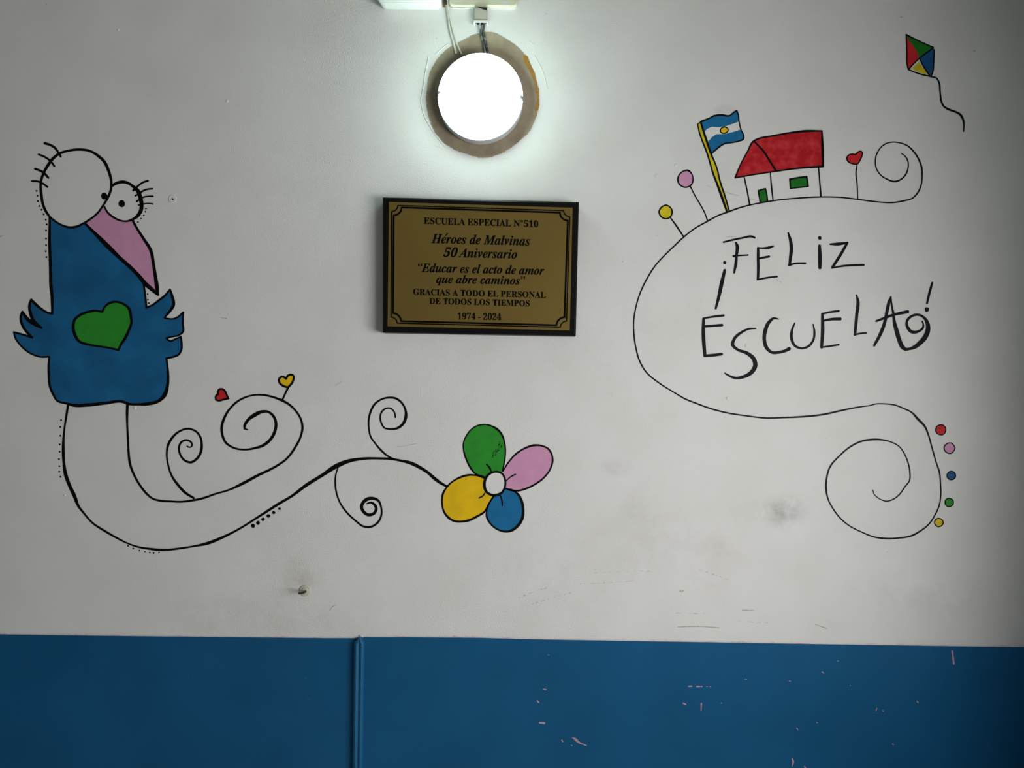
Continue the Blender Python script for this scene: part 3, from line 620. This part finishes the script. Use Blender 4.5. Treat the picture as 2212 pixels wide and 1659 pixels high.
# ------------------------------------------------------------------ kite
kt = empty('painted_kite', T(2014, 166), 'small kite in red, green, blue and yellow with a wavy black tail', 'mural painting')
TP, RP, BP_, LP, CP = (910, 178), (1215, 322), (1180, 642), (935, 565), (1055, 440)
for q, mt, lab in [([TP, (1060, 252), (1170, 303), RP, CP, (1030, 375), (985, 300), (935, 235)], DGREEN, 'green kite panel'), ([TP, (935, 235), (985, 300), (1030, 375), CP, LP, (922, 520), (917, 370)], RED, 'red kite panel'), ([RP, (1212, 500), BP_, (1110, 545), CP], NAVY, 'dark blue kite panel'), ([(1050, 480), (1100, 550), (1140, 605), (1115, 618), (1040, 590), (970, 555)], OLIVE, 'yellow kite panel')]:
    m = MB(); m.poly(K.p(q), L1); p = m.build('kite_panel', mt, parent=kt); p['label'] = lab
m = MB()
for q, w_ in [([TP, (1060, 252), (1170, 303), (1208, 320)], [18, 14, 16, 18]), ([TP, (917, 370), (922, 520), LP], [14, 14, 14, 18]), ([LP, (1050, 610), BP_], [14, 16, 16]), ([(1222, 342), (1212, 500), (1205, 580), (1188, 637)], [14, 16, 18, 14]), ([(1205, 328), (1055, 440), (938, 558)], [16, 14, 14]), ([CP, (1110, 545), (1172, 637)], [14, 14, 16])]:
    m.stroke(K.p(q), K.w(w_), L2)
m.build('kite_outline', BLACK, parent=kt)
m = MB(); m.stroke(K.p([(1185, 645), (1240, 655), (1270, 700), (1285, 820), (1300, 920), (1320, 965), (1380, 1005), (1450, 1030), (1510, 1065), (1540, 1120), (1548, 1180), (1543, 1248)]), K.w([14, 16, 18, 18, 20, 20, 24, 22, 26, 22, 16, 14]), L2); m.build('kite_tail', BLACK, parent=kt)

# ------------------------------------------------------------------ lettering
def word(loc, label, letters):
    r = empty('painted_word', T(*loc), label, 'lettering', 'hand painted greeting')
    for reg, strokes, dts in letters:
        m = MB()
        for q, w_ in strokes: m.stroke(reg.p(q), reg.w(w_), L2, corner=60)
        for (x, y, rx) in dts:
            a, b = reg.p([(x, y)])[0]; m.disc(a, b, rx * reg.k, L2, rx * reg.k * 1.05, 14, .05)
        m.build('letter', INK, parent=r)
word((1700, 620), 'hand painted black upper word ¡FELIZ inside the scroll', [
    (H, [([(1012, 465), (985, 580), (955, 720), (925, 835)], [26, 36, 30, 20])], [(1012, 392, 15)]),
    (L, [([(22, 298), (200, 255), (300, 235), (465, 220), (485, 232)], [26, 28, 28, 32, 30]), ([(205, 305), (228, 360), (225, 420), (215, 490), (208, 600), (180, 755)], [28, 50, 48, 40, 44, 26]), ([(172, 507), (230, 500), (385, 490)], [34, 26, 24])], []),
    (L, [([(538, 385), (538, 520), (540, 700), (535, 850)], [36, 40, 40, 36]), ([(535, 385), (600, 387), (680, 385), (765, 357)], [24, 26, 42, 24]), ([(555, 540), (700, 512)], [28, 34]), ([(528, 857), (700, 825), (820, 812)], [24, 28, 26])], []),
    (L, [([(987, 158), (1020, 270), (1035, 390), (1022, 520), (1008, 640)], [22, 46, 52, 46, 38]), ([(1000, 645), (1060, 622), (1240, 613)], [32, 28, 32])], []),
    (L, [([(1455, 350), (1460, 500), (1460, 680)], [40, 55, 50])], [(1458, 235, 27)]),
    (L, [([(1615, 328), (1740, 325), (1875, 303)], [26, 46, 24]), ([(1868, 308), (1790, 450), (1650, 670)], [36, 42, 38]), ([(1635, 685), (1800, 655), (2112, 637)], [22, 30, 34])], [])])
word((1700, 800), 'hand painted black lower word ESCUELA! inside the scroll', [
    (H, [([(807, 935), (805, 1080), (812, 1200), (820, 1292)], [26, 34, 34, 30]), ([(803, 932), (900, 915), (1000, 903)], [16, 20, 22]), ([(815, 1010), (985, 997)], [24, 26]), ([(817, 1294), (900, 1288), (982, 1278)], [26, 28, 26])], []),
    (H, [([(1312, 1030), (1240, 1035), (1170, 1070), (1105, 1130), (1090, 1190), (1130, 1230), (1230, 1270), (1290, 1320), (1308, 1385), (1275, 1450), (1200, 1495), (1110, 1508), (1060, 1490), (1015, 1463)], [12, 18, 24, 28, 30, 26, 34, 40, 42, 40, 32, 26, 20, 14])], []),
    (H, [([(1532, 938), (1490, 930), (1440, 970), (1405, 1050), (1395, 1130), (1420, 1220), (1465, 1260), (1540, 1260), (1620, 1235), (1635, 1226)], [12, 22, 32, 36, 34, 34, 28, 28, 32, 36])], []),
    (M, [([(345, 975), (318, 1050), (315, 1130), (345, 1195), (410, 1222), (480, 1200), (525, 1140), (535, 1060), (523, 988)], [10, 24, 28, 24, 22, 22, 20, 20, 9])], []),
    (M, [([(612, 893), (615, 1050), (605, 1212)], [24, 34, 26]), ([(608, 888), (690, 870), (770, 860)], [18, 20, 22]), ([(620, 955), (700, 940), (785, 937)], [20, 26, 30]), ([(600, 1212), (700, 1198), (770, 1187)], [16, 18, 18])], []),
    (M, [([(942, 705), (955, 750), (945, 900), (928, 1088)], [12, 26, 30, 26]), ([(922, 1090), (980, 1078), (1040, 1073)], [14, 18, 14])], []),
    (N, [([(565, 440), (535, 530), (500, 670), (470, 830), (430, 990), (370, 1140), (250, 1365)], [20, 56, 62, 58, 62, 62, 44]), ([(568, 440), (580, 600), (610, 760), (625, 900), (670, 1080), (730, 1280), (785, 1395), (835, 1435), (900, 1432), (1000, 1400), (1120, 1310), (1220, 1190), (1265, 1060), (1250, 930), (1200, 850), (1120, 795), (1040, 785), (950, 815), (880, 880), (860, 960), (890, 1040), (950, 1105), (1020, 1115), (1110, 1085), (1170, 1030), (1175, 960), (1155, 910)], [16, 30, 45, 58, 78, 80, 80, 66, 50, 70, 85, 92, 88, 70, 50, 45, 45, 48, 48, 48, 58, 62, 55, 45, 40, 30, 26]), ([(290, 905), (450, 845), (600, 790), (880, 728)], [38, 48, 50, 62])], []),
    (N, [([(1345, 180), (1300, 340), (1245, 570)], [38, 46, 38])], [(1242, 687, 42)])])

# ------------------------------------------------------------------ plaque
pq = empty('wall_plaque', T(1036, 721), 'rectangular brass plaque on a black wooden board hanging under the round lamp', 'plaque')
def quad(reg, c, d): return [T(x, y, d) for x, y in reg.p(c)]
oc4 = [(82, 78), (2118, 128), (2086, 1518), (82, 1482)]
def shrink(c, k, kk=None):
    cx = sum(p[0] for p in c) / 4; cy = sum(p[1] for p in c) / 4
    return [(p[0] + (k if p[0] < cx else -k), p[1] + (k if p[1] < cy else -k)) for p in c]
m = MB()
fr = quad(Z, oc4, .0270)
bk4 = [Vector((p.x, 0.0002, p.z)) for p in fr]
m.loft([list(reversed(r)) for r in (bk4, fr, quad(Z, shrink(oc4, 12), .0295), quad(Z, shrink(oc4, 17), .030))])
m.build('backing_board', FRAME, parent=pq)
bc = [(145, 126), (2053, 186), (2023, 1460), (130, 1418)]
m = MB()
q0, q1 = quad(Z, bc, .0299), quad(Z, bc, .0310)
m.loft([list(reversed(q0)), list(reversed(q1))])
br = m.build('brass_plate', BRASS, parent=pq)
DT = .0312
def pz(pts): return Z.p(pts)
def border(i, w_, name):
    def arc(cx, cy, r, a0, a1): return [(cx + r * math.cos(math.radians(a0 + (a1 - a0) * k / 10)), cy + r * math.sin(math.radians(a0 + (a1 - a0) * k / 10))) for k in range(11)]
    r = 66
    arcs = [arc(172, 160, r + i, 88, 2), arc(2026, 214, r + i, 178, 92), arc(1992, 1430, r + i, 268, 182), arc(165, 1388, r + i, 358, 272)]
    adj = [(i, i), (-i, i), (-i, -i), (i, -i)]
    arcs = [Z.p([(x + ax, y + ay) for x, y in a]) for a, (ax, ay) in zip(arcs, adj)]
    m = MB()
    for k in range(4):
        m.ribbon(arcs[k], [w_ * Z.k] * 11, DT)
        m.ribbon([arcs[k][-1], arcs[(k + 1) % 4][0]], [w_ * Z.k] * 2, DT)
    m.build(name, ENGRAVE, parent=br)
border(0, 12, 'border_line')
border(20, 19, 'border_line')

def conv(s, it):
    o = ''
    for c in s:
        if 'A' <= c <= 'Z': o += chr((0x1D468 if it else 0x1D400) + ord(c) - 65)
        elif 'a' <= c <= 'z': o += chr((0x1D482 if it else 0x1D41A) + ord(c) - 97)
        elif '0' <= c <= '9': o += chr(0x1D7CE + ord(c) - 48)
        else: o += c
    return o
def glyphs(txt):
    cu = bpy.data.curves.new('tmp', 'FONT'); cu.body = txt; cu.resolution_u = 4; cu.offset = .011
    ob = bpy.data.objects.new('tmp', cu); COL.objects.link(ob)
    bpy.context.view_layer.update()
    me = ob.to_mesh()
    vs = [tuple(v.co) for v in me.vertices]; fs = [tuple(p.vertices) for p in me.polygons]
    ob.to_mesh_clear(); bpy.data.objects.remove(ob); bpy.data.curves.remove(cu)
    return vs, fs
caps = max(v[1] for v in glyphs(conv('H', False))[0])
dig = max(v[1] for v in glyphs(conv('1', False))[0])
def line(txt, it, l, r, cap, accent=None, ref=None, shear=0.0, dig_to=0.0):
    vs, fs = glyphs(conv(txt, it))
    x0 = min(v[0] for v in vs); x1 = max(v[0] for v in vs)
    hh = ref or caps
    m = MB(); out = []
    for x, y, _ in vs:
        y = y * cap / hh
        t = (x - x0) / (x1 - x0)
        out.append((l[0] + (r[0] - l[0]) * t + (shear + (.24 if t < dig_to else 0)) * y, l[1] + (r[1] - l[1]) * t - y))
    m.add([T(x, y, DT) for x, y in Z.p(out)], fs)
    if accent: m.ribbon(Z.p(accent), [4 * Z.k * 1.2, 16 * Z.k], DT)
    m.build('text_line', ENGRAVE, parent=br)
line('ESCUELA ESPECIAL N\u00b0510', False, (508, 353), (1697, 388), 66)
line('Heroes de Malvinas', True, (585, 552), (1610, 578), 96, [(727, 482), (752, 456)], shear=.06)
line('50 Aniversario', True, (706, 694), (1475, 714), 94, shear=.06, dig_to=.19)
line('\u201cEducar es el acto de amor', True, (443, 850), (1757, 882), 88, shear=.06)
line('que abre caminos\u201d', True, (634, 966), (1556, 984), 84, shear=.06)
line('GRACIAS A TODO EL PERSONAL', False, (397, 1090), (1775, 1122), 62)
line('DE TODOS LOS TIEMPOS', False, (565, 1184), (1608, 1210), 62)
line('1974 - 2024', False, (858, 1345), (1312, 1353), 70, ref=dig)

# ------------------------------------------------------------------ round lamp
R = 91 * S
LC = T(1039, 220)
lamp = empty('bulkhead_lamp', Vector((LC.x, 0, LC.z)), 'round white bulkhead wall lamp, switched on, above the brass plaque', 'wall lamp')
def lathe(prof, n=72, sz=1.03, close_top=True):
    m = MB(); rings = []
    for r_, h_ in prof:
        rings.append([Vector((LC.x + r_ * R * math.cos(2 * math.pi * k / n), -h_, LC.z + sz * r_ * R * math.sin(2 * math.pi * k / n))) for k in range(n)])
    m.loft(rings, True, True)
    return m
lathe([(.975, 0), (1.0, .003), (1.0, .025), (.992, .0262)]).build('lamp_base', RIM, parent=lamp, smooth=False)
lathe([(.990, .0258), (.975, .0276), (.95, .0306), (.91, .0352), (.85, .0412), (.75, .0492), (.6, .0576), (.4, .0640), (.2, .0668), (.02, .0675)]).build('diffuser', GLOW, parent=lamp, smooth=True)
for (px, py) in ((949.7, 205.2), (1125.8, 214.5)):
    c = T(px, py, .030); m = MB(); n = 14
    m.loft([[Vector((c.x + r_ * math.cos(2 * math.pi * k / n), -h_, c.z + r_ * math.sin(2 * math.pi * k / n))) for k in range(n)] for r_, h_ in ((.0036, .026), (.0036, .0410), (.0028, .0424), (.0006, .0426))])
    m.build('screw', SCREWGREY, parent=lamp, smooth=False)

# unpainted plaster around the lamp, glue stain and ridges of the painted plaster edge: all part of the wall
ring = [(630, 850), (660, 690), (720, 580), (800, 490), (900, 420), (1000, 372), (1100, 325), (1240, 305), (1400, 380), (1520, 470), (1600, 580), (1660, 720), (1695, 880), (1690, 1060), (1660, 1150), (1610, 1250), (1510, 1350), (1390, 1440), (1260, 1495), (1150, 1508), (1050, 1485), (920, 1440), (800, 1370), (700, 1250), (650, 1130), (625, 980)]
ro = outline(Pz.p(ring))
ro2 = []
for (x, y) in ro: ro2.append((x + random.uniform(-.9, .9), y + random.uniform(-.9, .9)))
m = MB(); m.poly(ro2, .0005); m.build('bare_plaster_ring', BARE, parent=wall)
m = MB(); m.poly(Pz.p([(1548, 515), (1588, 535), (1605, 580), (1630, 640), (1660, 700), (1678, 800), (1700, 850), (1698, 930), (1703, 1000), (1690, 1060), (1660, 1062), (1672, 1000), (1682, 950), (1672, 880), (1665, 820), (1640, 740), (1605, 670), (1570, 610), (1552, 565)]), .0008); m.build('glue_stain', OCHRE, parent=wall)
def ridge(pts, r):
    ps = [T(x, y, .0002) for sub, sw in smooth_path(Pz.p(pts), 1) for x, y in sub]
    m = MB(); m.tube(ps, [r * (.4 + .35 * random.random()) for _ in ps], 6); m.build('plaster_ridge', PLAIN, parent=wall, smooth=True)
ridge([(642, 545), (630, 620), (612, 700), (600, 800), (585, 880), (572, 960), (580, 1020), (600, 1100), (640, 1180), (690, 1260), (740, 1330), (800, 1410)], .0011)
ridge([(830, 420), (770, 465), (712, 522)], .0009)
ridge([(1600, 390), (1660, 440)], .0007)
ridge([(1660, 530), (1700, 610), (1740, 690), (1765, 780), (1780, 850)], .0008)
ridge([(1735, 1000), (1710, 1070), (1690, 1130)], .0008)
ridge([(690, 1385), (740, 1405), (790, 1425)], .0007)
ridge([(1340, 1515), (1380, 1515), (1410, 1508)], .0012)

# ------------------------------------------------------------------ junction boxes, duct, cables
def rrect(x0, x1, z0, z1, r, y, n=5):
    out = []
    for cx, cz, a0 in ((x1 - r, z1 - r, 0), (x0 + r, z1 - r, 90), (x0 + r, z0 + r, 180), (x1 - r, z0 + r, 270)):
        for k in range(n):
            a = math.radians(a0 + 90 * k / (n - 1)); out.append(Vector((cx + r * math.cos(a), y, cz + r * math.sin(a))))
    return out
def boxobj(rings, name, mt, par):
    m = MB(); m.loft([list(reversed(r_)) for r_ in reversed(rings)]); return m.build(name, mt, parent=par, smooth=False)
a = T(823, 21); b = T(955, 21); zt_ = a.z + .074
jb = empty('junction_box', Vector(((a.x + b.x) / 2, 0, a.z)), 'white square junction box mounted above the lamp, nearer the bird', 'junction box', 'junction boxes above the lamp')
x0, x1, z0 = a.x, b.x, a.z - .0005
boxobj([rrect(x0 + .002, x1 - .001, z0 + .002, zt_, .010, -.0005), rrect(x0, x1, z0, zt_, .012, -.003), rrect(x0 - .003, x1 + .001, z0 - .0005, zt_, .012, -.026), rrect(x0 - .004, x1 + .001, z0, zt_, .011, -.029)], 'box_body', PLASTIC, jb)
boxobj([rrect(x0 - .0035, x1 + .0005, z0 + .0005, zt_, .011, -.0295), rrect(x0 - .004, x1 + .001, z0, zt_, .011, -.0305), rrect(x0 - .004, x1 + .001, z0, zt_, .011, -.0345), rrect(x0 - .001, x1 - .002, z0 + .003, zt_ - .003, .009, -.037)], 'box_lid', PLASTIC, jb)
a = T(972, 20); b = T(1117, 21.5); zt_ = a.z + .074
jc = empty('junction_box', Vector(((a.x + b.x) / 2, 0, a.z)), 'yellowed cream junction box above the lamp with the short cable duct under it', 'junction box', 'junction boxes above the lamp')
x0, x1, z0 = a.x, b.x, (a.z + b.z) / 2
boxobj([rrect(x0 + .001, x1 - .001, z0 + .001, zt_, .006, -.0005), rrect(x0, x1, z0, zt_, .007, -.002), rrect(x0, x1, z0, zt_, .007, -.004)], 'box_base', PLASTIC, jc)
ld_ = boxobj([rrect(x0 - .0005, x1 + .0003, z0 + .0016, zt_ - .001, .009, -.0042), rrect(x0 - .0015, x1 + .001, z0 + .0012, zt_, .010, -.0060), rrect(x0 - .0015, x1 + .001, z0 + .0017, zt_, .010, -.0090), rrect(x0 + .001, x1 - .001, z0 + .0040, zt_ - .003, .009, -.0105)], 'box_lid', CREAM, jc)
m = MB(); m.poly(Q.p([(1692, 12), (1755, 8), (1758, 60), (1690, 62)]), .0108); m.build('pale_patch', PLASTIC, parent=ld_)
m = MB(); m.poly(Q.p([(1075, 80), (1300, 82), (1300, 90), (1180, 93), (1075, 88)]), .0046); m.build('rust_stain', BROWN, parent=jc)
m = MB(); m.poly(Q.p([(1510, 84), (1680, 82), (1680, 90), (1510, 92)]), .0046); m.build('rust_stain', BROWN, parent=jc)
m = MB(); m.poly(Q.p([(975, -200), (1010, -200), (1012, 60), (1030, 88), (975, 88)]), .0008); m.build('rust_stain', BROWN, parent=wall)

# short duct under the cream box
a = Q.p([(1356, 90)])[0]; b = Q.p([(1506, 255)])[0]
du = empty('cable_duct', T((a[0] + b[0]) / 2, b[1]), 'short grey beige plastic cable duct under the cream junction box', 'cable duct')
p0 = T(a[0], a[1], .012); p1 = T(b[0], b[1], .012)
m = MB(); t_ = .0015
xa, xb, za, zb = p0.x, p1.x, p0.z, p1.z
m.box(((xa + xb) / 2, -.012, (za + zb) / 2), ((xb - xa) / 2, t_ / 2, (za - zb) / 2))
for xx in (xa + t_ / 2, xb - t_ / 2): m.box((xx, -.006, (za + zb) / 2), (t_ / 2, .0058, (za - zb) / 2))
m.box(((xa + xb) / 2, -.0007, (za + zb) / 2), ((xb - xa) / 2, .0006, (za - zb) / 2))
m.build('duct_body', DUCT, parent=du)
m = MB()
zl = zb - .0006
m.box(((xa + xb) / 2, -.0125, zl), ((xb - xa) / 2 + .0012, .0012, .0017))
for xx in (xa - .0004, xb + .0004): m.box((xx, -.006, zl), (.0012, .006, .0035))
m.build('end_collar', PLASTIC, parent=du)
m = MB(); m.poly(Q.p([(1368, 80), (1503, 92), (1503, 128)]), .0132); m.build('broken_corner', DARK, parent=du)
m = MB(); m.poly(Q.p([(1372, 255), (1492, 255), (1480, 296), (1385, 296)]), .0016); m.build('duct_opening', DARK, parent=du)

def cable(pts, r, mt, label, group, name='cable'):
    ps = [T(x, y, d) for (x, y), d in zip(Q.p([q[:2] for q in pts]), [q[2] for q in pts])]
    fine = [Vector(c) for c in catmull3(ps)]
    m = MB(); m.tube(fine, r, 8)
    return tag(m.build(name, mt, smooth=True), label, 'cable', group)
def catmull3(p):
    out = []
    n = len(p)
    for i in range(n - 1):
        p0 = p[i - 1] if i else p[i] * 2 - p[i + 1]
        p3 = p[i + 2] if i + 2 < n else p[i + 1] * 2 - p[i]
        for k in range(6):
            t = k / 6
            out.append(.5 * (2 * p[i] + (p[i + 1] - p0) * t + (2 * p0 - 5 * p[i] + 4 * p[i + 1] - p3) * t * t + (3 * p[i] - p0 - 3 * p[i + 1] + p3) * t ** 3))
    out.append(p[-1]); return out
cable([(1422, 235, .006), (1418, 300, .006), (1422, 380, .0045), (1440, 450, .0035), (1462, 540, .003), (1490, 650, .004)], .0023, GREYCABLE, 'dark paint smeared cable hanging from the duct to the lamp, further from the kite', 'cables from the duct to the lamp')
cable([(1465, 235, .006), (1470, 300, .006), (1458, 380, .0045), (1475, 450, .0035), (1498, 540, .003), (1522, 650, .004)], .0023, GREYCABLE, 'dark paint smeared cable hanging from the duct to the lamp, under the broken corner', 'cables from the duct to the lamp')
cable([(1018, -60, .004), (1018, 20, .004), (1022, 85, .003), (1038, 170, .0025), (1048, 280, .0022), (1072, 400, .0022), (1098, 500, .0022), (1135, 640, .004)], .0021, PALECABLE, 'white overpainted cable between the boxes, outer strand beside the white box', 'overpainted cables between the boxes')
cable([(1030, -60, .006), (1030, 20, .006), (1036, 95, .0045), (1055, 190, .003), (1080, 300, .0022), (1108, 400, .0022), (1140, 510, .0022), (1200, 650, .004)], .0018, PALECABLE, 'white overpainted cable between the boxes, inner strand beside the cream box', 'overpainted cables between the boxes')
cable([(1005, -60, .008), (1008, 10, .008), (1015, 60, .005)], .003, DARK, 'short black cable stub in the gap between the junction boxes', None)

# ------------------------------------------------------------------ hook peg, wall plug, filled holes
c = HK.p([(1080, 850)])[0]
hk = empty('screw_hook', T(*c), 'rusty screw hook in an old plug, low on the wall above the blue panel', 'hook')
def knob(px, py, prof, n=18):
    m = MB(); m.loft([[T(px + r_ * math.cos(2 * math.pi * k / n), py + r_ * math.sin(2 * math.pi * k / n), h_) for k in range(n)][::-1] for r_, h_ in prof]); return m
knob(c[0], c[1], [(12.5, 0), (12.3, .0012), (10.5, .0022), (8.5, .0022), (7, .0035), (4.5, .0045)]).build('plug', PLUG, parent=hk)
ps = [T(*HK.p([q[:2]])[0], q[2]) for q in [(1120, 880, .001), (1090, 890, .010), (1040, 915, .020), (960, 945, .027), (880, 950, .031), (820, 950, .033)]]
m = MB(); m.tube(catmull3(ps), .0022, 8); m.build('hook_shank', STEEL, parent=hk, smooth=True)

wp = empty('wall_plug', T(372.5, 430), 'round white wall plug with a dark hole beside the bird eyelashes', 'wall plug')
knob(372.5, 429.5, [(8.2, 0), (8.0, .0012), (7.0, .0016), (6.0, .0010), (3, .0012)]).build('plug_collar', PLAIN, parent=wp)
m = MB(); m.disc(373, 430.2, 2.2, .0016, n=12); m.build('plug_hole', DARK, parent=wp)
for (px, py, r_) in [(1613, 746, 5), (1460, 357, 4), (1418, 379, 5), (291, 881, 4), (139, 1070, 3), (490, 218, 3.5), (255, 64, 3), (1332, 53, 2), (1572, 860, 4)]:
    knob(px, py, [(r_, -.0003), (r_ * .8, .0006), (r_ * .4, .0009), (.3, .0010)], 12).build('plaster_bump', PLAIN, parent=wall, smooth=True)
for (px, py, r_) in [(943, 83, 1.2), (1419, 508, 1.0), (1345, 565, 1.2), (1180, 30, 1.2), (1947, 37, 2), (2105, 110, 2), (100, 10, 1.5), (1470, 1277, 2.2), (430, 465, 1), (1917, 1192, 1)]:
    m = MB(); m.disc(px, py, r_, .0005, n=10); m.build('speck', PENCIL, parent=wall)

for o in list(SC.objects):
    if '_o' in o: del o['_o']
